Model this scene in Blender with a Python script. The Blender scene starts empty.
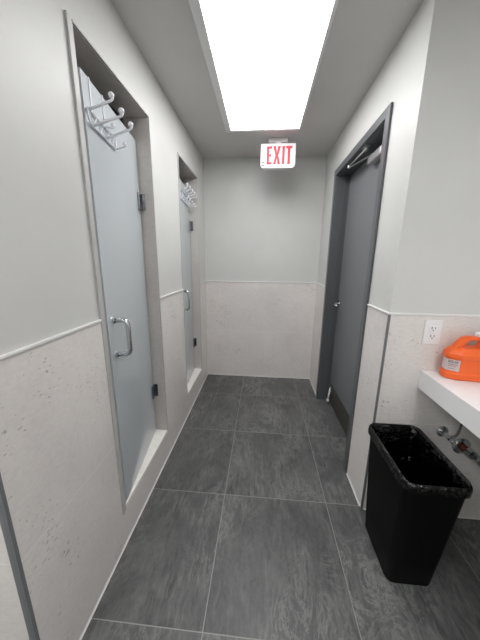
import bpy, bmesh, math, random
from mathutils import Vector, Matrix, noise
random.seed(4)
S = bpy.context.scene
COL = S.collection
PI = math.pi

# ------------------------------------------------------------------ dimensions (metres)
XL, XR, YB, H = -0.6535, 0.6204, 2.9882, 2.4441      # corridor faces, far wall, ceiling
WZ, YC, YL = 1.1632, 1.2834, 0.4931                  # wainscot height, right / left corner
A1, B1, A2, B2 = 0.9716, 1.5918, 2.0923, 2.6765      # shower openings along the left wall
ZT, ZS = 2.173, 0.2107
DA, DB, ZD = 1.5389, 2.5614, 2.1777                  # outer edges of the grey door frame
TILE, C0, R0 = 0.61, -0.19, 0.6887
XE, YF, XW = 1.40, -1.7, -1.75                       # the rest of the washroom

# ------------------------------------------------------------------ helpers
def tagp(o, label=None, cat=None, group=None, kind=None):
    for k, v in (('label', label), ('category', cat), ('group', group), ('kind', kind)):
        if v: o[k] = v
    return o

class MB:
    def __init__(s): s.bm = bmesh.new()
    def box(s, x0, x1, y0, y1, z0, z1, skip=''):
        v = [s.bm.verts.new((x, y, z)) for x in (x0, x1) for y in (y0, y1) for z in (z0, z1)]
        for q in ((0,1,3,2),(4,6,7,5),(0,4,5,1),(2,3,7,6),(0,2,6,4),(1,5,7,3)):
            s.bm.faces.new([v[i] for i in q])
        return s
    def prism(s, pts, d):
        """extrude a closed polygon (list of 3D points) by vector d"""
        d = Vector(d)
        a = [s.bm.verts.new(p) for p in pts]; b = [s.bm.verts.new(Vector(p) + d) for p in pts]
        s.bm.faces.new(a); s.bm.faces.new(b[::-1])
        n = len(a)
        for i in range(n): s.bm.faces.new((a[i], b[i], b[(i+1) % n], a[(i+1) % n]))
        return s
    def loft(s, rings, cap0=True, cap1=True):
        R = [[s.bm.verts.new(p) for p in r] for r in rings]
        n = len(R[0])
        for a, b in zip(R, R[1:]):
            for i in range(n): s.bm.faces.new((a[i], a[(i+1) % n], b[(i+1) % n], b[i]))
        if cap0: s.bm.faces.new(R[0][::-1])
        if cap1: s.bm.faces.new(R[-1])
        return s
    def tube(s, path, r, seg=10, caps=True):
        P = [Vector(p) for p in path]
        rr = r if isinstance(r, (list, tuple)) else [r]*len(P)
        t0 = (P[1]-P[0]).normalized()
        n = t0.orthogonal().normalized()
        rings = []
        for i, p in enumerate(P):
            t = ((P[min(i+1, len(P)-1)] - P[max(i-1, 0)])).normalized()
            n = (n - t*n.dot(t)).normalized()
            b = t.cross(n)
            rings.append([p + (n*math.cos(2*PI*k/seg) + b*math.sin(2*PI*k/seg))*rr[i] for k in range(seg)])
        return s.loft(rings, caps, caps)
    def lathe(s, o, axis, prof, seg=28):
        """prof = [(distance along axis, radius)...]"""
        a = Vector(axis).normalized(); n = a.orthogonal().normalized(); b = a.cross(n); o = Vector(o)
        return s.loft([[o + a*d + (n*math.cos(2*PI*k/seg) + b*math.sin(2*PI*k/seg))*max(r, 1e-4) for k in range(seg)] for d, r in prof])
    def ball(s, c, r, seg=12):
        m = Matrix.Translation(Vector(c))
        bmesh.ops.create_uvsphere(s.bm, u_segments=seg, v_segments=seg//2+2, radius=r, matrix=m)
        return s
    def build(s, name, mat, parent=None, bevel=0, smooth=False, seg=2):
        bmesh.ops.recalc_face_normals(s.bm, faces=s.bm.faces[:])
        me = bpy.data.meshes.new(name); s.bm.to_mesh(me); s.bm.free()
        o = bpy.data.objects.new(name, me); COL.objects.link(o)
        me.materials.append(mat)
        if smooth:
            for p in me.polygons: p.use_smooth = True
        if bevel:
            m = o.modifiers.new('bevel', 'BEVEL'); m.width = bevel; m.segments = seg
            m.limit_method = 'ANGLE'; m.angle_limit = math.radians(40)
        if parent is not None:
            o.parent = parent
            o.matrix_parent_inverse = parent.matrix_world.inverted()
        return o

def empty(name, loc, label, cat, group=None, kind=None):
    o = bpy.data.objects.new(name, None); COL.objects.link(o); o.location = loc
    o.matrix_world = Matrix.Translation(Vector(loc)); o.empty_display_size = .05
    return tagp(o, label, cat, group, kind)

def rrect(cx, cy, hx, hy, r, z, n=6):
    pts = []
    for (sx, sy, a0) in ((1,1,0),(-1,1,90),(-1,-1,180),(1,-1,270)):
        for k in range(n+1):
            a = math.radians(a0 + 90*k/n)
            pts.append(Vector((cx + sx*(hx-r) + r*math.cos(a), cy + sy*(hy-r) + r*math.sin(a), z)))
    return pts

def arc(p0, p1, p2, n=6):
    """quadratic bend"""
    p0, p1, p2 = map(Vector, (p0, p1, p2))
    return [(1-t)**2*p0 + 2*t*(1-t)*p1 + t*t*p2 for t in [i/n for i in range(n+1)]]

# ------------------------------------------------------------------ materials
def srgb(c):
    f = lambda v: v/12.92 if v <= .04045 else ((v+.055)/1.055)**2.4
    return tuple(f(x/255) for x in c) + (1,)

def mat(name, c, rough=.5, metal=0, **kw):
    m = bpy.data.materials.new(name); m.use_nodes = True
    b = m.node_tree.nodes['Principled BSDF']
    b.inputs['Base Color'].default_value = srgb(c)
    b.inputs['Roughness'].default_value = rough
    b.inputs['Metallic'].default_value = metal
    for k, v in kw.items(): b.inputs[k.replace('_', ' ')].default_value = v
    return m

class NT:
    def __init__(s, m): s.t = m.node_tree; s.b = s.t.nodes['Principled BSDF']
    def n(s, typ, **kw):
        x = s.t.nodes.new(typ)
        for k, v in kw.items(): setattr(x, k, v)
        return x
    def l(s, a, b): s.t.links.new(a, b)
    def coords(s, scale=(1,1,1), loc=(0,0,0), rot=(0,0,0)):
        g = s.n('ShaderNodeNewGeometry'); mp = s.n('ShaderNodeMapping')
        mp.inputs['Scale'].default_value = scale; mp.inputs['Location'].default_value = loc; mp.inputs['Rotation'].default_value = rot
        s.l(g.outputs['Position'], mp.inputs['Vector']); return mp.outputs['Vector']
    def noise(s, vec, scale, detail=4, rough=.55, dist=0):
        x = s.n('ShaderNodeTexNoise'); x.inputs['Scale'].default_value = scale; x.inputs['Detail'].default_value = detail
        x.inputs['Roughness'].default_value = rough; x.inputs['Distortion'].default_value = dist
        s.l(vec, x.inputs['Vector']); return x.outputs['Fac']
    def ramp(s, fac, stops):
        x = s.n('ShaderNodeValToRGB'); e = x.color_ramp.elements
        while len(e) < len(stops): e.new(.5)
        for q, (p, c) in zip(e, stops):
            q.position = p; q.color = c if len(c) == 4 else tuple(c)+(1,)
        s.l(fac, x.inputs['Fac']); return x.outputs['Color']
    def math(s, op, a, b=None, c=None):
        x = s.n('ShaderNodeMath', operation=op)
        for i, v in enumerate((a, b, c)):
            if v is None: continue
            if isinstance(v, (int, float)): x.inputs[i].default_value = v
            else: s.l(v, x.inputs[i])
        return x.outputs[0]
    def mix(s, fac, a, b, mode='MIX'):
        x = s.n('ShaderNodeMix', data_type='RGBA', blend_type=mode)
        for i, v in ((0, fac), (6, a), (7, b)):
            if isinstance(v, (int, float, tuple)): x.inputs[i].default_value = v
            else: s.l(v, x.inputs[i])
        return x.outputs[2]
    def bump(s, h, strength=.2, dist=.002):
        x = s.n('ShaderNodeBump'); x.inputs['Strength'].default_value = strength; x.inputs['Distance'].default_value = dist
        s.l(h, x.inputs['Height']); s.l(x.outputs['Normal'], s.b.inputs['Normal'])

def g3(v): return (v, v, v, 1)

def paint_mat(name, c):
    m = mat(name, c, .42); t = NT(m)
    v = t.coords()
    n = t.noise(v, 3.0, 3); 
    col = t.ramp(n, [(.3, srgb([x-3 for x in c])), (.7, srgb([x+2 for x in c]))])
    t.l(col, t.b.inputs['Base Color'])
    t.bump(t.noise(v, 240, 2), .06, .001)
    return m

def travertine(name, c, joints=True, pits=.5):
    m = mat(name, c, .38); t = NT(m)
    v = t.coords()
    big = t.noise(v, 2.2, 5, .6)
    base = t.ramp(big, [(.3, srgb([x-9 for x in c])), (.7, srgb([x+7 for x in c]))])
    fine = t.noise(t.coords(scale=(40, 40, 90)), 1.0, 3)
    base = t.mix(.16, base, t.ramp(fine, [(.3, srgb([x-34 for x in c])), (.7, srgb([x+22 for x in c]))]))
    # pits: small slanted flecks gathered in clusters
    pv = t.coords(scale=(62, 62, 120), rot=(.5, .5, .3))
    pit = t.noise(pv, 1.0, 2, .5)
    clus = t.noise(v, 5.5, 3, .6)
    thr = t.math('MULTIPLY_ADD', clus, -.62, 1.01)
    pf = t.math('MULTIPLY', t.math('SUBTRACT', pit, thr), 16.0)
    pf = t.math('MINIMUM', t.math('MAXIMUM', pf, 0), 1.0)
    col = t.mix(t.math('MULTIPLY', pf, pits), base, srgb((128, 121, 114)))
    if joints:
        sp = t.n('ShaderNodeSeparateXYZ'); g = t.n('ShaderNodeNewGeometry'); t.l(g.outputs['Position'], sp.inputs[0])
        d = t.math('ABSOLUTE', t.math('SUBTRACT', sp.outputs['Z'], .580))
        j = t.math('LESS_THAN', d, .0016)
        col = t.mix(t.math('MULTIPLY', j, .8), col, srgb((245, 243, 240)))
    t.l(col, t.b.inputs['Base Color'])
    h = t.math('MULTIPLY', pf, -1.0); t.bump(h, .35, .001)
    return m

M = {}
M['paint'] = paint_mat('wall_paint', (212, 212, 209))
M['ceil'] = paint_mat('ceiling_paint', (208, 206, 203))
M['tile'] = travertine('travertine_tile', (229, 224, 220))
M['sill'] = travertine('sill_stone', (250, 247, 240), False, .05)
M['alu'] = mat('anodised_trim', (194, 193, 191), .5, .1)
M['cap'] = mat('cap_trim', (236, 236, 234), .35)
M['guard'] = mat('grey_corner_trim', (128, 130, 133), .5, .3)
M['caulk'] = mat('caulk', (225, 223, 219), .6)
M['stallt'] = travertine('stall_tile', (176, 178, 178), False, .2)
M['lining'] = travertine('lining_tile', (206, 200, 195), False, .08)
M['white'] = mat('white_laminate', (240, 240, 240), .28)
M['plastic_w'] = mat('white_plastic', (238, 237, 238), .35)
M['slot'] = mat('dark_slot', (48, 46, 50), .5)
M['chrome'] = mat('chrome', (205, 207, 210), .12, 1)
M['chrome_d'] = mat('chrome_hinge', (150, 152, 156), .2, 1)
M['wire'] = mat('white_coated_wire', (236, 237, 243), .25, .1)
M['copper'] = mat('copper', (122, 66, 46), .4, .85)
M['supply'] = mat('grey_supply_tube', (110, 110, 110), .45, .6)
M['frame'] = mat('grey_frame_enamel', (90, 92, 95), .36)
M['leaf'] = mat('grey_door_enamel', (116, 118, 121), .45)
M['kick'] = mat('kick_plate_metal', (96, 95, 90), .42, .7)
M['closer'] = mat('silver_closer', (176, 176, 176), .35, .6)
M['binp'] = mat('black_bin_plastic', (2, 2, 2), .55, 0, Specular_IOR_Level=.16)
M['gasket'] = mat('dark_rubber', (40, 40, 42), .6)
M['orange'] = mat('orange_plastic', (246, 104, 38), .32)
M['red'] = mat('exit_red', (224, 34, 52), .5)
M['label'] = mat('pale_label', (205, 190, 190), .5)
M['ink'] = mat('black_ink', (26, 24, 28), .6)
M['ink_r'] = mat('red_ink', (176, 84, 78), .6)
M['ink_g'] = mat('grey_ink', (120, 112, 112), .6)

def emis(m, c, s):
    b = m.node_tree.nodes['Principled BSDF']
    b.inputs['Emission Color'].default_value = srgb(c); b.inputs['Emission Strength'].default_value = s
    return m
M['lens'] = emis(mat('lit_diffuser', (250, 250, 250), .4), (252, 252, 253), 8.7)
M['lens_l'] = emis(mat('lit_diffuser_added', (250, 250, 250), .4), (252, 252, 253), 13.0)
M['exit_w'] = emis(mat('exit_housing', (232, 230, 232), .4), (255, 225, 228), .06)
emis(M['red'], (255, 30, 50), .16)

# frosted glass: an acid-etched pane, smooth on its outer face
m = mat('frosted_glass', (208, 215, 219), .45, 0, Transmission_Weight=.2, IOR=1.5, Coat_Weight=.9, Coat_Roughness=.07, Coat_IOR=1.5)
t = NT(m); v = t.coords()
t.l(t.ramp(t.noise(v, 1.6, 2), [(.3, srgb((205, 213, 217))), (.7, srgb((210, 217, 221)))]), t.b.inputs['Base Color'])
M['glass'] = m

# black liner film, crinkled
m = mat('liner_film', (1, 1, 1), .17); t = NT(m); v = t.coords()
t.bump(t.noise(v, 17, 3, .5, 1.6), .55, .02)
M['liner'] = m

# slate floor tile
m = mat('slate_floor_tile', (80, 82, 84), .42); t = NT(m)
g = t.n('ShaderNodeNewGeometry'); sp = t.n('ShaderNodeSeparateXYZ'); t.l(g.outputs['Position'], sp.inputs[0])
u = t.math('DIVIDE', t.math('SUBTRACT', sp.outputs['X'], C0 - 20*TILE), TILE)
w = t.math('DIVIDE', t.math('SUBTRACT', sp.outputs['Y'], R0 - 20*TILE), TILE)
def edge(x):
    f = t.math('FRACT', x); return t.math('MINIMUM', f, t.math('SUBTRACT', 1.0, f))
ed = t.math('MINIMUM', edge(u), edge(w))
grout = t.math('LESS_THAN', ed, .0031)
cid = t.n('ShaderNodeCombineXYZ'); t.l(t.math('FLOOR', u), cid.inputs[0]); t.l(t.math('FLOOR', w), cid.inputs[1])
wn = t.n('ShaderNodeTexWhiteNoise', noise_dimensions='2D'); t.l(cid.outputs[0], wn.inputs['Vector'])
off = t.n('ShaderNodeVectorMath', operation='SCALE'); t.l(wn.outputs['Color'], off.inputs[0]); off.inputs['Scale'].default_value = 7.0
add = t.n('ShaderNodeVectorMath', operation='ADD'); t.l(g.outputs['Position'], add.inputs[0]); t.l(off.outputs[0], add.inputs[1])
mp = t.n('ShaderNodeMapping'); mp.inputs['Scale'].default_value = (2.0, 1.0, 1); mp.inputs['Rotation'].default_value = (0, 0, .10); t.l(add.outputs[0], mp.inputs['Vector'])
mp2 = t.n('ShaderNodeMapping'); mp2.inputs['Scale'].default_value = (5.5, 1.0, 1); mp2.inputs['Rotation'].default_value = (0, 0, .06); t.l(add.outputs[0], mp2.inputs['Vector'])
n1 = t.noise(mp.outputs[0], 2.4, 7, .62, .9)
n2 = t.noise(mp.outputs[0], 26, 6, .7, .5)
n3 = t.noise(mp.outputs[0], 3.6, 10, .76, 1.6)
n4 = t.noise(mp2.outputs[0], 11, 5, .65, .4)
patch_ = t.noise(mp.outputs[0], 1.7, 3, .5)
base = t.ramp(n1, [(.30, srgb((54, 55, 56))), (.5, srgb((83, 84, 84))), (.70, srgb((112, 112, 110)))])
base = t.mix(.30, base, t.ramp(n2, [(.3, srgb((58, 59, 60))), (.7, srgb((124, 125, 124)))]))
sm = t.math('MINIMUM', t.math('MAXIMUM', t.math('MULTIPLY', t.math('SUBTRACT', t.noise(mp.outputs[0], 3.1, 4, .6, .6), .44), 3.2), .06), .5)
base = t.mix(sm, base, t.ramp(n4, [(.36, srgb((56, 57, 58))), (.66, srgb((140, 140, 138)))]))
vein = t.math('MULTIPLY', t.math('SUBTRACT', .035, t.math('ABSOLUTE', t.math('SUBTRACT', n3, .5))), 28.0)
vein = t.math('MINIMUM', t.math('MAXIMUM', vein, 0), 1.0)
pm = t.math('MINIMUM', t.math('MAXIMUM', t.math('MULTIPLY', t.math('SUBTRACT', patch_, .43), 5.0), .12), 1.0)
streak = t.math('MULTIPLY', t.math('MULTIPLY', vein, pm), .5)
base = t.mix(streak, base, srgb((158, 158, 155)))
tone = t.n('ShaderNodeHueSaturation'); t.l(base, tone.inputs['Color']); t.l(t.math('MULTIPLY_ADD', wn.outputs['Value'], .22, .86), tone.inputs['Value'])
t.l(t.mix(grout, tone.outputs[0], srgb((140, 139, 136))), t.b.inputs['Base Color'])
t.l(t.math('MULTIPLY_ADD', n2, .25, .30), t.b.inputs['Roughness'])
t.bump(t.math('ADD', t.math('MULTIPLY', n2, .7), t.math('MULTIPLY', grout, -.5)), .3, .002)
M['floor'] = m

# ------------------------------------------------------------------ room shell
def struct(o, label, cat): return tagp(o, label, cat, kind='structure')

struct(MB().box(XW-.1, XE+.2, YF-.1, YB+.1, -.1, 0).build('floor', M['floor']),
       'dark grey slate tile floor with thin pale grout lines', 'floor')
struct(MB().box(XW-.1, XE+.2, YF-.1, YB+.1, H, H+.1).build('ceiling', M['ceil']),
       'plain light grey painted ceiling around the bright light panel', 'ceiling')

TW = .14                                     # wall thickness
O1, O2 = A1+.030, A2+.012                    # clear openings start behind the near edge strips
TR = .004                                    # how far the wainscot tiles stand proud

def side_boxes(mb, x0, x1, spans, holes, z0, z1):
    """boxes along y over spans, skipping the part of a hole's height inside z0..z1"""
    y0, y1 = spans
    cur = y0
    for a, b, lo, hi in holes:
        mb.box(x0, x1, cur, a, z0, z1)
        if lo > z0: mb.box(x0, x1, a, b, z0, min(lo, z1))
        if hi < z1: mb.box(x0, x1, a, b, max(hi, z0), z1)
        cur = b
    mb.box(x0, x1, cur, y1, z0, z1)
    return mb

holesL = [(O1, B1, ZS-.02, ZT), (O2, B2, ZS-.02, ZT)]
wl = side_boxes(MB(), XL-TW, XL, (YL, YB), holesL, 0, H)
wl.box(XW, XL-TW, YL, YL+.1, 0, H)           # the face turning left at the near corner
wl = struct(wl.build('wall_left', M['paint']), 'long left wall with two recessed shower openings and grey tile wainscot', 'wall')
wt = side_boxes(MB(), XL, XL+TR, (YL+.006, YB-TR), holesL, 0, WZ)
wt.box(XW, XL-.018, YL-TR, YL, 0, WZ)
wt.build('wainscot', M['tile'], wl)
MB().box(XL-TW+.0, XL-.0, O1-.0005, O1+.004, ZS, ZT-.004).box(XL-TW, XL, B1-.004, B1+.0005, ZS, ZT-.004).box(XL-TW, XL, O1, B1, ZT-.004, ZT+.0005).build('tile_lining', M['lining'], wl)
MB().box(XL-TW+.0, XL-.0, O2-.0005, O2+.004, ZS, ZT-.004).box(XL-TW, XL, B2-.004, B2+.0005, ZS, ZT-.004).box(XL-TW, XL, O2, B2, ZT-.004, ZT+.0005).build('tile_lining', M['lining'], wl)
for a, b in ((O1, B1), (O2, B2)):
    MB().box(XL-TW-.01, XL+TR+.002, a+.004, b-.004, ZS-.02, ZS).build('sill', M['sill'], wl, bevel=.002)
# edge strips round the openings
for a, o, b in ((A1, O1, B1), (A2, O2, B2)):
    mb = MB()
    mb.box(XL, XL+.009, a, a+(o-a)*.45, ZS-.03, ZT+.008)
    mb.box(XL, XL+.006, a+(o-a)*.45, o, ZS-.03, ZT+.002)
    mb.box(XL, XL+.007, o, b, ZT-.002, ZT+.006)
    mb.box(XL, XL+.007, b-.003, b+.005, ZS, ZT+.006)
    mb.build('edge_strip', M['alu'], wl, bevel=.001)
# cap rail over the wainscot
def cap(x0, x1, y0, y1, parent):
    return MB().box(x0, x1, y0, y1, WZ, WZ+.009).build('cap_rail', M['cap'], parent, bevel=.0015)
for y0, y1 in ((YL-.010, A1-.001), (B1+.006, A2-.001), (B2+.006, YB-.010)):
    cap(XL, XL+.010, y0, y1, wl)
cap(XW, XL, YL-.010, YL, wl)
MB().box(XL-.002, XL+.005, YL-.005, YL+.006, 0, WZ).box(XL-.018, XL-.002, YL-.005, YL, 0, WZ).build('corner_guard', M['guard'], wl, bevel=.001)
MB().prism([(XL+TR, YL+.012, 0), (XL+TR+.006, YL+.012, 0), (XL+TR, YL+.012, .007)], (0, YB-YL-.02, 0)).build('caulk_bead', M['caulk'], wl)

# shower stalls behind the frosted doors
ws = MB().box(XW-.1, XW, YL, YB, 0, H).build('wall_stall', M['stallt'])
struct(ws, 'tiled wall inside the showers behind the frosted glass', 'wall')
wp = MB().box(XW, XL-TW, 1.72, 1.90, 0, H).build('wall_partition', M['stallt'])
struct(wp, 'tiled partition between the two shower stalls behind the left wall', 'wall')

wb = struct(MB().box(XW, XR+.6, YB, YB+.1, 0, H).build('wall_back', M['paint']), 'end wall of the corridor below the exit sign, painted over grey tile', 'wall')
MB().box(XL, XR, YB-TR, YB, 0, WZ).build('wainscot', M['tile'], wb)
MB().box(XL, XR, YB-.010, YB, WZ, WZ+.009).build('cap_rail', M['cap'], wb, bevel=.0015)
MB().prism([(XL, YB-TR, 0), (XL, YB-TR-.005, 0), (XL, YB-TR, .006)], (XR-XL, 0, 0)).build('caulk_bead', M['caulk'], wb)

FW = .05                                     # door frame face width
wr = side_boxes(MB(), XR, XR+.16, (YC, YB), [(DA+.012, DB-.012, 0, ZD-.012)], 0, H)
wr = struct(wr.build('wall_right', M['paint']), 'right corridor wall holding the grey door', 'wall')
MB().box(XR-TR, XR, YC+.004, DA-.001, 0, WZ).box(XR-TR, XR, DB+.001, YB-TR, 0, WZ).build('wainscot', M['tile'], wr)
for y0, y1 in ((YC-.010, DA-.001), (DB+.001, YB-.010)):
    cap(XR-.010, XR, y0, y1, wr)
MB().box(XR-.005, XR+.002, YC-.005, YC+.004, 0, WZ).box(XR+.002, XR+.006, YC-.005, YC, 0, WZ).build('corner_guard', M['guard'], wr, bevel=.001)
MB().prism([(XR-TR, YC+.012, 0), (XR-TR-.006, YC+.012, 0), (XR-TR, YC+.012, .007)], (0, DA-YC-.015, 0)).prism([(XR-TR, DB+.002, 0), (XR-TR-.006, DB+.002, 0), (XR-TR, DB+.002, .007)], (0, YB-DB-.012, 0)).build('caulk_bead', M['caulk'], wr)

wk = struct(MB().box(XR+.16, XE+.1, YC, YC+.16, 0, H).build('wall_sink', M['paint']), 'wall facing the camera at right with white outlet and pipes', 'wall')
MB().box(XR+.006, XE, YC-TR, YC, 0, WZ).build('wainscot', M['tile'], wk)
MB().box(XR, XE, YC-.010, YC, WZ, WZ+.009).build('cap_rail', M['cap'], wk, bevel=.0015)
MB().prism([(XR+.01, YC-TR, 0), (XR+.01, YC-TR-.006, 0), (XR+.01, YC-TR, .007)], (XE-XR-.01, 0, 0)).build('caulk_bead', M['caulk'], wk)
# the parts of the washroom behind the camera
we = struct(MB().box(XE, XE+.1, YF, YC, 0, H).build('wall_counter', M['paint']), 'wall along the back of the white counter', 'wall')
wf = struct(MB().box(XW, XE, YF-.1, YF, 0, H).build('wall_front', M['paint']), 'wall behind the camera', 'wall')
ww = struct(MB().box(XW-.1, XW, YF, YL, 0, H).build('wall_lobby', M['paint']), 'far left wall behind the camera', 'wall')

# ------------------------------------------------------------------ frosted shower doors
GX0, GX1, GT = -.738, -.728, 2.056
def swing(o, piv, deg):
    """open a built (closed) door, or what hangs on it, about the vertical hinge line"""
    p = Vector((piv[0], piv[1], 0))
    o.matrix_world = Matrix.Translation(p) @ Matrix.Rotation(math.radians(deg), 4, 'Z') @ Matrix.Translation(-p) @ o.matrix_world.copy()
PIV1, ANG1 = (-.733, 1.583), 8.0
PIV2, ANG2 = (-.733, 2.666), 4.6
def shower_door(num, o, b, hy, label, piv, ang):
    d = empty('door_%d' % num, (piv[0], piv[1], ZS), label, 'door', kind='structure')
    MB().box(GX0, GX1, o+.008, b-.014, ZS+.008, GT).build('glass_panel', M['glass'], d, bevel=.001)
    # pull handle, a round bar bent twice
    x, xo, r = GX1+.0035, GX1+.062, .018
    z0, z1 = .984, 1.144
    path = [(x, hy, z1)] + arc((xo-.028, hy, z1), (xo, hy, z1), (xo, hy, z1-.028)) + arc((xo, hy, z0+.028), (xo, hy, z0), (xo-.028, hy, z0)) + [(x, hy, z0)]
    h = MB().tube(path, .011, 14).build('handle', M['chrome'], d, smooth=True)
    MB().lathe((GX1+.0005, hy, z1), (1,0,0), [(0, .015), (.006, .015), (.008, .012)], 20).build('mounting_collar', M['chrome'], h)
    MB().lathe((GX1+.0005, hy, z0), (1,0,0), [(0, .015), (.006, .015), (.008, .012)], 20).build('mounting_collar', M['chrome'], h)
    hs = []
    for z in (.525, 1.735):
        hg = MB().box(GX1+.0005, GX1+.012, b-.058, b-.014, z-.045, z+.045).box(GX0-.012, GX0-.0005, b-.058, b-.014, z-.045, z+.045).build('hinge', M['chrome_d'], d, bevel=.002)
        hs.append((z, hg))
    for z, hg in hs:
        MB().tube([(GX1+.007, b-.0125, z-.03), (GX1+.007, b-.0125, z+.03)], .0055, 12).build('pivot', M['gasket'], hg)
    swing(d, piv, ang)
    bpy.context.view_layer.update()
    for z, hg in hs:                              # the plates screwed to the wall stay put
        MB().box(GX0-.022, GX1+.030, b-.0095, b-.0045, z-.045, z+.045).build('wall_plate', M['chrome_d'], hg, bevel=.0015)
    return d
shower_door(1, O1, B1, 1.066, 'nearer frosted glass shower door in the left wall, slightly ajar, with chrome pull', PIV1, ANG1)
shower_door(2, O2, B2, 2.170, 'farther narrow frosted glass shower door in the left wall near the end wall', PIV2, ANG2)

# ------------------------------------------------------------------ over-the-door hook racks
def rack(y0, y1, label, up, low, zu, zl, straps, piv, ang):
    r = empty('hook_rack', (-.733, (y0+y1)/2, GT), label, 'hook rack', group='wire hook racks on the shower doors')
    X = GX1 + .0065
    rail = [(X, y0+.004, zu)] + arc((X, y0, zu-.008), (X, y0-.001, zl+.004), (X, y0+.026, zl)) + arc((X, y1-.012, zl), (X, y1, zl), (X, y1, zl+.012)) + [(X, y1-.002, zu)]
    MB().tube(rail, .0042).build('rail', M['wire'], r, smooth=True)
    MB().tube([(X, y0+.003, zu), (X, y1-.002, zu)], .0036).build('rail', M['wire'], r, smooth=True)
    for y in straps:
        mb = MB(); w_ = .0045; t_ = .0016
        mb.box(GX1+.0008, GX1+.0024, y-w_, y+w_, zu-.006, GT+.0024)
        mb.box(GX0-.0024, GX1+.0008, y-w_, y+w_, GT+.0008, GT+.0024)
        mb.box(GX0-.0024, GX0-.0008, y-w_, y+w_, GT-.05, GT+.0008)
        mb.build('strap', M['wire'], r)
    n = 4
    MB().tube([(X, y0+.012 + (y1-y0-.024)*k/(n*2), zu-.003 if k % 2 == 0 else zl+.003) for k in range(n*2+1)], .0022, 6).build('zigzag_reflection', M['wire'], r)  # modelled zigzag imitates the hook stems' reflection in the glass, not a rack part
    for lst, long in ((up, True), (low, False)):
        for (yb, zb, xt, yt, zt) in lst:
            a = Vector((X, yb, zb)); tip = Vector((xt, yt, zt))
            e = tip - Vector((-.004, 0, .016 if long else .010))
            path = [a, a.lerp(e, .5)] + arc(a.lerp(e, .85), e + Vector((.006, 0, .001)), tip, 5)
            h = MB().tube(path, .0048 if long else .004, 10).build('hook', M['wire'], r, smooth=True)
            MB().ball(tip, .0105 if long else .008, 14).build('ball_tip', M['wire'], h, smooth=True)
    swing(r, piv, ang)
    return r
rack(1.018, 1.264, 'white wire hook rack over the top of the nearer frosted door',
     [(1.026, 1.937, -.642, 1.040, 1.992), (1.050, 1.896, -.619, 1.068, 1.957), (1.156, 1.896, -.621, 1.172, 1.958)],
     [(1.262, 1.897, -.684, 1.267, 1.921), (1.160, 1.940, -.693, 1.172, 1.930+.022)], 1.940, 1.895, (1.066, 1.172), PIV1, ANG1)
rack(2.225, 2.640, 'bright wire hook rack over the top of the farther frosted door',
     [(2.345+.068*k, 1.976, -.684+.008*k, 2.352+.069*k, 2.037-.007*k) for k in range(5)],
     [(2.345+.068*k, 1.905, -.680+.004*k, 2.352+.068*k, 1.938-.006*k) for k in range(5)], 1.976, 1.902, (2.30, 2.54), PIV2, ANG2)

# ------------------------------------------------------------------ grey door, frame and closer
d = empty('door_3', (.728, (DA+DB)/2, 0), 'grey painted door in a grey steel frame on the right wall', 'door', kind='structure')
ya, yb, zt = DA+FW, DB-FW, ZD-FW
FX = XR-.014
mb = MB()
mb.box(FX, XR-.0005, DA, ya, 0, ZD).box(FX, XR-.0005, yb, DB, 0, ZD).box(FX, XR-.0005, ya, yb, zt, ZD)      # faces
mb.box(XR-.0005, XR+.16, DA+.014, ya, 0, zt).box(XR-.0005, XR+.16, yb, DB-.014, 0, zt).box(XR-.0005, XR+.16, DA+.014, DB-.014, zt, ZD-.014)
fr = mb.build('frame', M['frame'], d, bevel=.003)
MB().box(.775, .80, ya, ya+.016, 0, zt).box(.775, .80, yb-.016, yb, 0, zt).box(.775, .80, ya+.016, yb-.016, zt-.016, zt).box(.690, .698, yb-.004, yb, 0.0, zt-.004).build('stop', M['frame'], fr)
LX = .728
MB().box(LX, LX+.044, ya+.004, yb-.004, .008, zt-.005).build('leaf', M['leaf'], d, bevel=.002)
MB().box(LX-.0025, LX-.0002, ya+.03, yb-.03, .016, .205).build('kick_plate', M['kick'], d, bevel=.0008)
# lever handle
hy, hz = 2.452, 1.022
lv = MB().lathe((LX-.0003, hy, hz), (-1,0,0), [(0, .032), (.008, .032), (.011, .028), (.0112, .013), (.05, .0105)], 28).build('lever_handle', M['chrome'], d, bevel=.001)
MB().tube(arc((LX-.048, hy+.004, hz), (LX-.060, hy+.002, hz), (LX-.060, hy-.02, hz)) + [(LX-.058, hy-.07, hz), (LX-.054, hy-.115, hz-.002)], [.0105]*7+[.0095, .008], 12).build('lever', M['chrome'], lv, smooth=True)
# kick-down holder
ho = MB().box(LX-.006, LX-.0004, 2.405, 2.445, .150, .190).box(LX-.020, LX-.006, 2.411, 2.417, .158, .184).box(LX-.020, LX-.006, 2.433, 2.439, .158, .184).build('kick_down_holder', M['chrome'], d, bevel=.001)
MB().tube([(LX-.016, 2.425, .175), (LX-.026, 2.425, .10), (LX-.030, 2.425, .055)], .0085, 12).build('arm', M['plastic_w'], ho, smooth=True)
MB().tube([(LX-.030, 2.425, .058), (LX-.031, 2.425, .028)], .013, 14).build('rubber_tip', M['plastic_w'], ho, smooth=True)
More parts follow.
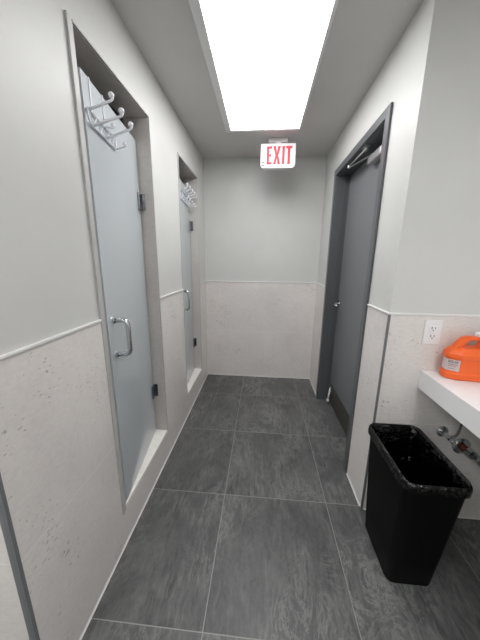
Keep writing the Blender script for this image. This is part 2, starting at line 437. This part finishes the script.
# hydraulic closer on the door with its folding arm up to the frame
cl = MB().box(LX-.052, LX-.0004, 1.785, 1.985, 2.036, 2.086).build('closer', M['closer'], d, bevel=.009, seg=3)
MB().lathe((LX-.026, 1.965, 2.0865), (0,0,1), [(0, .014), (.014, .014)], 16).build('pinion', M['closer'], cl)
MB().tube([(LX-.026, 1.965, 2.098), (.634, 2.24, 2.1035)], .0065, 10).build('main_arm', M['closer'], cl, smooth=True)
MB().tube([(.634, 2.24, 2.112), (.640, 1.945, 2.113)], .006, 10).build('forearm', M['closer'], cl, smooth=True)
MB().lathe((.634, 2.24, 2.099), (0,0,1), [(0, .011), (.02, .011)], 14).build('elbow', M['closer'], cl)
MB().box(.624, .656, 1.885, 1.955, 2.1195, 2.1275).box(.631, .650, 1.905, 1.95, 2.102, 2.1195).build('frame_shoe', M['closer'], cl, bevel=.002)

# ------------------------------------------------------------------ ceiling lights
def troffer(x0, x1, y0, y1, il, ir, name_label, grp=None, lens='lens'):
    L = empty('ceiling_light', ((x0+x1)/2, (y0+y1)/2, H), name_label, 'ceiling light', grp)
    z0 = H-.014
    mb = MB()
    mb.box(x0, x0+il, y0, y1, z0+.004, H-.0004).box(x1-ir, x1, y0, y1, z0+.004, H-.0004)
    mb.box(x0+il, x1-ir, y0, y0+.03, z0+.004, H-.0004).box(x0+il, x1-ir, y1-.045, y1, z0+.004, H-.0004)
    mb.build('trim_ring', M['cap'], L, bevel=.002)
    f = MB()
    a, b = x0+il*.45, x1-ir*.45
    f.box(a, x0+il, y0+.012, y1-.012, z0, z0+.004).box(x1-ir, b, y0+.012, y1-.012, z0, z0+.004)
    f.box(x0+il, x1-ir, y0+.012, y0+.03, z0, z0+.004).box(x0+il, x1-ir, y1-.045, y1-.012, z0, z0+.004)
    f.build('door_frame', M['cap'], L, bevel=.001)
    MB().box(x0+il+.0005, x1-ir-.0005, y0+.0305, y1-.0455, H-.0146, H-.0005).build('diffuser', M[lens], L)
    return L
troffer(-.331, .276, 1.195, 2.412, .047, .019, 'bright rectangular light panel in the corridor ceiling before the exit sign')
troffer(.40, 1.008, -.95, .269, .026, .026, 'ceiling light panel above the white counter, behind the camera')
troffer(-1.25, -.642, -1.25, -.031, .026, .026, 'added ceiling light panel, out of view at the far left behind the camera', lens='lens_l')  # unseen panel added to brighten the sink wall

# ------------------------------------------------------------------ exit sign
EY, ex0, ex1, ez0, ez1 = 2.52, -.043, .256, 2.197, 2.388
e = empty('exit_sign', (.107, EY, H), 'white exit sign with red letters hanging from the ceiling', 'exit sign')
MB().box(.022, .190, EY+.028, EY+.125, 2.408, H-.0005).build('canopy', M['plastic_w'], e, bevel=.004)
MB().box(.082, .130, EY+.030, EY+.043, 2.386, 2.4085).build('stem', M['plastic_w'], e)
prof = [(ex0, ez1), (ex0, ez0+.03)]
for k in range(1, 6):
    a = PI + PI/2*k/6; prof.append((ex0+.03+.03*math.cos(a), ez0+.03+.03*math.sin(a)))
prof += [(ex0+.03, ez0), (ex1-.03, ez0)]
for k in range(1, 6):
    a = 1.5*PI + PI/2*k/6; prof.append((ex1-.03+.03*math.cos(a), ez0+.03+.03*math.sin(a)))
prof += [(ex1, ez0+.03), (ex1, ez1)]
MB().prism([(x, EY, z) for x, z in prof], (0, .045, 0)).build('housing', M['exit_w'], e, bevel=.003)
y = EY-.0025; D = (0, .0022, 0)
zb, zt_ = 2.226, 2.366
def rect(mb, x0, x1, z0, z1): return mb.prism([(x0, y, z0), (x1, y, z0), (x1, y, z1), (x0, y, z1)], D)
s = .0225; hh = .0185
mb = MB(); rect(mb, .008, .008+s, zb, zt_)
for zc in (zb+hh/2, (zb+zt_)/2, zt_-hh/2): rect(mb, .008+s, .054 if zc != (zb+zt_)/2 else .048, zc-hh/2, zc+hh/2)
mb.build('letter', M['red'], e)
mb = MB()
x0, x1, q = .064, .128, .0245
mb.prism([(x0, y, zb), (x0+q, y, zb), ((x0+x1)/2, y, (zb+zt_)/2-.022), (x1-q, y, zb), (x1, y, zb), ((x0+x1)/2+q*.55, y, (zb+zt_)/2), (x1, y, zt_), (x1-q, y, zt_), ((x0+x1)/2, y, (zb+zt_)/2+.022), (x0+q, y, zt_), (x0, y, zt_), ((x0+x1)/2-q*.55, y, (zb+zt_)/2)], D)
mb.build('letter', M['red'], e)
rect(MB(), .141, .141+s, zb, zt_).build('letter', M['red'], e)
mb = MB(); rect(mb, .172, .226, zt_-hh, zt_); rect(mb, .199-s/2, .199+s/2, zb, zt_-hh); mb.build('letter', M['red'], e)
mb = MB(); fx, fz, fs, ft = -.034, 2.214, .026, .0065     # small open-sided square mark and dot
rect(mb, fx, fx+fs, fz, fz+ft); rect(mb, fx, fx+fs, fz+.032-ft, fz+.032); rect(mb, fx+fs-ft, fx+fs, fz+ft, fz+.032-ft); rect(mb, fx, fx+ft, fz+ft, fz+.011)
mb.build('square_mark', M['ink'], e)
MB().lathe((.228, EY-.0004, 2.228), (0,-1,0), [(0, .005), (.002, .005)], 14).build('test_button', M['ink_g'], e)

# ------------------------------------------------------------------ outlet on the sink wall
YW = YC-TR
o = empty('wall_outlet', (.826, YW, 1.081), 'white double socket wall outlet on the grey tile above the counter', 'outlet')
ox, oz = .826, 1.081
MB().box(ox-.040, ox+.040, YW-.006, YW-.0003, oz-.0605, oz+.0605).build('cover_plate', M['plastic_w'], o, bevel=.004, seg=3)
rc = MB().box(ox-.0175, ox+.0175, YW-.009, YW-.006, oz-.0345, oz+.0345).build('receptacle', M['plastic_w'], o, bevel=.0015)
sl = MB()
for dz in (.0195, -.0195):
    sl.box(ox-.009, ox-.006, YW-.0095, YW-.0088, oz+dz-.002, oz+dz+.009).box(ox+.006, ox+.009, YW-.0095, YW-.0088, oz+dz-.001, oz+dz+.008)
    sl.lathe((ox, YW-.0088, oz+dz-.008), (0,-1,0), [(0, .003), (.0007, .003)], 12)
sl.build('slots', M['slot'], rc)
MB().box(ox-.008, ox+.008, YW-.0102, YW-.009, oz-.005, oz+.005).build('test_button', M['cap'], rc, bevel=.0004)
for dz in (.047, -.047):
    MB().lathe((ox, YW-.006, oz+dz), (0,-1,0), [(0, .0035), (.001, .003)], 12).build('screw', M['cap'], o)

# ------------------------------------------------------------------ counter
c = empty('counter', (1.1, .2, .86), 'white counter with a deep front edge along the right side', 'counter')
MB().prism([(.807, -1.2, .882), (XE-.001, -1.2, .882), (XE-.001, -1.2, .850), (.829, -1.2, .850), (.829, -1.2, .787), (.807, -1.2, .787)], (0, YW-.001+1.2, 0)).build('top', M['white'], c, bevel=.0012)
for yy in (.9, -.9):
    MB().prism([(XE-.001, yy, .843), (XE-.35, yy, .843), (XE-.001, yy, .55)], (0, .03, 0)).build('bracket', M['guard'], c)

# ------------------------------------------------------------------ plumbing under the counter
vx, vz = .968, .545
vv = empty('shutoff_valve', (vx, YW, vz), 'chrome shutoff valve with round wall plate under the counter', 'valve')
MB().lathe((vx, YW-.0003, vz), (0,-1,0), [(0, .030), (.004, .029), (.010, .017), (.0105, .011)], 28).build('wall_plate', M['chrome'], vv, smooth=False)
MB().tube([(vx, YW-.010, vz), (vx, YW-.040, vz)], .0085, 14).build('stub_pipe', M['chrome'], vv, smooth=True)
vb = MB().lathe((vx, YW-.036, vz), (0,-1,0), [(0, .011), (.002, .0135), (.026, .0135), (.030, .010)], 20).tube([(vx, YW-.05, vz), (vx+.028, YW-.05, vz+.006)], .008, 12).build('valve_body', M['chrome'], vv)
MB().lathe((vx, YW-.067, vz), (0,-1,0), [(0, .006), (.008, .006), (.0085, .014), (.020, .013), (.022, .009)], 12).build('knob', M['chrome'], vv)
MB().tube([(vx+.026, YW-.05, vz+.004)] + arc((vx+.034, YW-.05, vz+.014), (vx+.044, YW-.05, vz+.03), (vx+.046, YW-.05, vz+.08)) + [(vx+.05, YW-.06, .70), (vx+.055, YW-.09, .842)], .0055, 10).build('supply_tube', M['supply'], vv, smooth=True)

dx, dz = 1.078, .464
dp = empty('drain_pipe', (dx, YW, dz), 'copper and chrome drain pipe with round wall plate beneath the counter', 'pipe')
MB().lathe((dx, YW-.0003, dz), (0,-1,0), [(0, .047), (.004, .046), (.010, .036), (.012, .0225)], 32).build('wall_plate', M['chrome'], dp)
MB().tube([(dx, YW-.012, dz), (dx+.012, YW-.062, dz-.003)], .0205, 20).build('copper_stub', M['copper'], dp, smooth=True)
MB().tube([(dx+.006, YW-.040, dz-.0015), (dx+.0115, YW-.066, dz-.003)], .0255, 20).build('slip_nut', M['chrome'], dp)
MB().tube([(dx+.012, YW-.07, dz-.003), (dx+.03, YW-.15, dz-.006)] + arc((dx+.035, YW-.17, dz-.007), (dx+.042, YW-.20, dz-.01), (dx+.055, YW-.21, dz-.04)) + arc((dx+.06, YW-.215, dz-.06), (dx+.07, YW-.23, dz-.13), (dx+.08, YW-.26, dz-.06)) + [(dx+.085, YW-.265, .62), (dx+.085, YW-.265, .842)], .0185, 18).build('trap', M['chrome'], dp, smooth=True)
MB().tube([(dx+.021, YW-.106, dz-.0045), (dx+.028, YW-.136, dz-.0055)], .0245, 20).build('slip_nut', M['chrome'], dp)

# ------------------------------------------------------------------ waste bin with liner
BH = .585
bcx, bcy = .686, 1.052
b = empty('waste_bin', (.702, 1.055, 0), 'tall black rectangular waste bin on the floor below the counter', 'waste bin')
def sec(f, g=0.0):
    """outer plan of the bin at height fraction f, grown by g"""
    cx = .699*(1-f) + .696*f; cy = 1.060*(1-f) + 1.056*f
    hx = .099*(1-f) + .119*f + g; hy = .140*(1-f) + .190*f + g
    return cx, cy, hx, hy
def ring(f, g=0, r=.035, n=8, z=None):
    cx, cy, hx, hy = sec(f, g); return rrect(cx, cy, hx, hy, max(r+g, .004), BH*f if z is None else z, n)
rings = [ring(0, -.008, z=.0005), ring(.0, -.002, z=.004), ring(.012), ring(.25), ring(.5), ring(.75), ring(.94),
         ring(1, -.001, z=BH-.017), ring(1, .004, z=BH-.015), ring(1, .005, z=BH-.004), ring(1, .003, z=BH-.0005), ring(1, .001, z=BH),
         ring(1, -.004, z=BH-.004), ring(.9, -.005), ring(.5, -.005), ring(.03, -.006)]
MB().loft(rings).build('body', M['binp'], b, smooth=True)
MB().lathe((.706, .8925, .30), (0,-1,0), [(0, .006), (.0015, .006), (.002, .004)], 14).build('badge', M['binp'], b)

# liner: hangs inside, folded out over the rim
mb = MB()
N = 160
def perim(f, g, z):
    pts = ring(f, g, .035, 39, z)
    return pts
def wob(p, s, amp, seed):
    return amp*(.5+.5*noise.noise(Vector((p.x*s, p.y*s, p.z*s*.35 + seed))))
prof = [(.93, .0075, -.021), (.97, .0075, -.012), (1.0, .0068, -.003), (1.0, .0035, .004), (1.0, -.002, .003), (1.0, -.007, -.006),
        (.97, -.010, -.03), (.85, -.014, None), (.7, -.017, None), (.5, -.02, None), (.3, -.022, None), (.15, -.026, None), (.08, -.05, None)]
rr = []
for i, (f, g, dz_) in enumerate(prof):
    z = BH*f if dz_ is None else BH + dz_
    pts = perim(1.0 if dz_ is not None else f, g, z)
    cx, cy, hx, hy = sec(f)
    out = []
    for p in pts:
        c0_ = Vector((cx, cy, p.z)); dirv = (p - c0_); dirv.z = 0
        dn = dirv.normalized()
        if i <= 2:
            k = wob(p, 34, .003, 3) + wob(p, 90, .0015, 8)
            zz = -wob(p, 22, .016, 5) if i == 0 else -wob(p, 30, .004, 5)
            out.append(p + dn*k + Vector((0, 0, zz if i < 2 else 0)))
        elif i <= 5:
            out.append(p + Vector((0, 0, wob(p, 60, .004, 2))))
        else:
            amp = min(.045, .008 + .006*(i-5))
            k = wob(p, 20, amp, 1) + wob(p, 55, amp*.45, 6)
            out.append(p - dn*k)
    rr.append(out)
mb.loft(rr, cap0=False, cap1=True)
lo = mb.build('bin_liner', M['liner'], None, smooth=True)
tagp(lo, 'crinkled black plastic bag lining the waste bin', 'bin liner')

# ------------------------------------------------------------------ orange jug of hand cleaner
J0 = Vector((.968, 1.212, .8825)); JR = math.radians(-6)
j = empty('cleaner_jug', J0, 'orange plastic jug of hand cleaner standing on the counter', 'jug')
def jp(x, y, z):
    c_, s_ = math.cos(JR), math.sin(JR)
    return J0 + Vector((x*c_ - y*s_, x*s_ + y*c_, z))
def oct_(hx, hy, ch, z, rr_=.012):
    """octagonal plan with softened corners"""
    base = [(hx, -hy+ch*.6), (hx, hy-ch*.6), (hx-ch, hy), (-hx+ch, hy), (-hx, hy-ch*.6), (-hx, -hy+ch*.6), (-hx+ch, -hy), (hx-ch, -hy)]
    out = []
    n = len(base)
    for i in range(n):
        a, b_, c_ = Vector(base[i-1]), Vector(base[i]), Vector(base[(i+1) % n])
        p0 = b_ + (a-b_).normalized()*min(rr_, (a-b_).length*.45); p2 = b_ + (c_-b_).normalized()*min(rr_, (c_-b_).length*.45)
        for t_ in (0, .33, .67, 1):
            q_ = (1-t_)**2*p0 + 2*t_*(1-t_)*b_ + t_*t_*p2
            out.append(jp(q_.x, q_.y, z))
    return out
R_ = [oct_(.098, .042, .040, .0005), oct_(.104, .048, .042, .006), oct_(.105, .049, .042, .030), oct_(.100, .045, .040, .036),
      oct_(.099, .044, .040, .100), oct_(.105, .049, .042, .107), oct_(.105, .049, .042, .122), oct_(.094, .043, .036, .138), oct_(.078, .034, .03, .152)]
MB().loft(R_).build('body', M['orange'], j, smooth=False, bevel=.0025)
# handle arch with an opening under it, rising from the left shoulder to the neck
hp = [(-.090, .132), (-.062, .178), (-.046, .196), (-.028, .203), (.036, .203), (.036, .186), (-.006, .186), (-.022, .181), (-.048, .150), (-.050, .130)]
MB().prism([jp(x, -.017, z) for x, z in hp], jp(0, .034, 0)-J0).build('grip', M['orange'], j, bevel=.007, seg=3)
MB().prism([jp(x, -.021, z) for x, z in [(.022, .140), (.018, .152), (.030, .184), (.032, .203), (.082, .203), (.092, .170), (.092, .136)]], jp(0, .042, 0)-J0).build('neck', M['orange'], j, bevel=.008, seg=3)
cp = MB().lathe(jp(.040, 0, .2035), (0,0,1), [(0, .033), (.004, .034), (.014, .034), (.017, .027)], 28).build('cap', M['plastic_w'], j)
MB().lathe(jp(.046, 0, .2205), (0,0,1), [(0, .0225), (.026, .021), (.029, .018)], 24).build('cap_plug', M['plastic_w'], cp)
# wrap label on the near left face and corner
def wall_pt(s):
    """point on the waist outline: s metres along it from the left face's far end toward the near face, plus outward normal"""
    hx, hy, ch = .1003, .0453, .040
    P = [Vector((-hx, hy-ch*.6)), Vector((-hx, -hy+ch*.6)), Vector((-hx+ch, -hy)), Vector((hx-ch, -hy))]
    for a, b_ in zip(P, P[1:]):
        L_ = (b_-a).length
        if s <= L_ or b_ is P[-1]:
            dd = (b_-a).normalized(); return a + dd*s, Vector((dd.y, -dd.x)), dd
        s -= L_
def patch(s0, s1, z0, z1, lift, mtl, name, parent, n=14, th=.0006):
    m_ = MB(); inner, outer = [], []
    for k in range(n+1):
        q_, nn, dd = wall_pt(s0 + (s1-s0)*k/n)
        nn = Vector((dd.y, -dd.x))
        if nn.dot(q_) < 0: nn = -nn
        inner.append(q_ + nn*lift); outer.append(q_ + nn*(lift+th))
    for k in range(n):
        a0, a1, b0, b1 = inner[k], inner[k+1], outer[k], outer[k+1]
        vs = [m_.bm.verts.new(jp(p.x, p.y, z)) for p in (a0, a1, b1, b0) for z in (z0, z1)]
        m_.bm.faces.new([vs[0], vs[2], vs[3], vs[1]]); m_.bm.faces.new([vs[4], vs[6], vs[7], vs[5]])
        m_.bm.faces.new([vs[0], vs[1], vs[7], vs[6]]); m_.bm.faces.new([vs[2], vs[4], vs[5], vs[3]])
        m_.bm.faces.new([vs[0], vs[6], vs[4], vs[2]]); m_.bm.faces.new([vs[1], vs[3], vs[5], vs[7]])
    return m_.build(name, mtl, parent)
lab = patch(.012, .090, .043, .096, .0004, M['label'], 'label_sheet', j)
S1, S2 = .0426, .0426+.0468                   # the chamfered corner face of the outline
# black word on the chamfer, letters as strokes
def stroke(a, b_, w_):
    (u0, z0), (u1, z1) = a, b_
    dvec = Vector((u1-u0, z1-z0)); n_ = Vector((-dvec.y, dvec.x)).normalized()*w_/2
    ee = dvec.normalized()*w_/2
    return [Vector((u0, z0))+n_-ee, Vector((u1, z1))+n_+ee, Vector((u1, z1))-n_+ee, Vector((u0, z0))-n_-ee]
def glyph(ch, u, z, w_, h_, t_):
    a = lambda x, y_: (u + x*w_, z + y_*h_)
    segs = {'G': [(1,1,0,1),(0,1,0,0),(0,0,1,0),(1,0,1,.5),(1,.5,.55,.5)], 'O': [(0,0,1,0),(1,0,1,1),(1,1,0,1),(0,1,0,0)], 'J': [(1,1,1,0),(1,0,0,0),(0,0,0,.35)]}[ch]
    return [stroke(a(x0_, y0_), a(x1_, y1_), t_) for x0_, y0_, x1_, y1_ in segs]
P1, P2 = Vector((-.1003, -.0453+.024)), Vector((-.1003+.040, -.0453))
du = (P2-P1).normalized(); dn_ = Vector((du.y, -du.x))
if dn_.dot(P1) < 0: dn_ = -dn_
mb = MB()
for i, ch in enumerate('GOJO'):
    for quad in glyph(ch, .005 + i*.0092, .0815, .0058, .0085, .0017):
        pts = [P1 + du*q_.x + dn_*.0011 for q_ in quad]
        off_ = jp(*(dn_*.0005), 0) - J0
        mb.prism([jp(p.x, p.y, q_.y) for p, q_ in zip(pts, quad)], off_)
mb.build('lettering', M['ink'], lab)
patch(.047, .083, .0715, .0745, .0011, M['ink_g'], 'print_line', lab, 4, .0004)
patch(.047, .078, .0640, .0665, .0011, M['ink_r'], 'print_line', lab, 4, .0004)
patch(.049, .076, .0520, .0540, .0011, M['ink_g'], 'print_line', lab, 4, .0004)

# ------------------------------------------------------------------ world, camera, view
w = bpy.data.worlds.new('world'); S.world = w; w.use_nodes = True
w.node_tree.nodes['Background'].inputs[0].default_value = (.5, .5, .5, 1); w.node_tree.nodes['Background'].inputs[1].default_value = 0.0

f_px, pitch, yaw, roll, ch_ = 258.4719, .2294, -.0825, .0107, 1.4136
cy_, sy_, cp_, sp_ = math.cos(yaw), math.sin(yaw), math.cos(pitch), math.sin(pitch)
fwd = Vector((sy_*cp_, cy_*cp_, -sp_)); rt = Vector((cy_, -sy_, 0)); up_ = rt.cross(fwd)
cr, sr = math.cos(roll), math.sin(roll)
r2 = rt*cr + up_*sr; u2 = -rt*sr + up_*cr
cam = bpy.data.cameras.new('camera'); co = bpy.data.objects.new('camera', cam); COL.objects.link(co)
mx = Matrix((r2, u2, -fwd)).transposed().to_4x4(); mx.translation = (0, 0, ch_)
co.matrix_world = mx
cam.sensor_fit = 'VERTICAL'; cam.sensor_height = 24; cam.lens = 24*f_px/640; cam.clip_start = .02
S.camera = co
vs = S.view_settings
vs.view_transform = 'Standard'; vs.look = 'None'; vs.gamma = 1; vs.use_curve_mapping = False
vs.exposure = 0.1
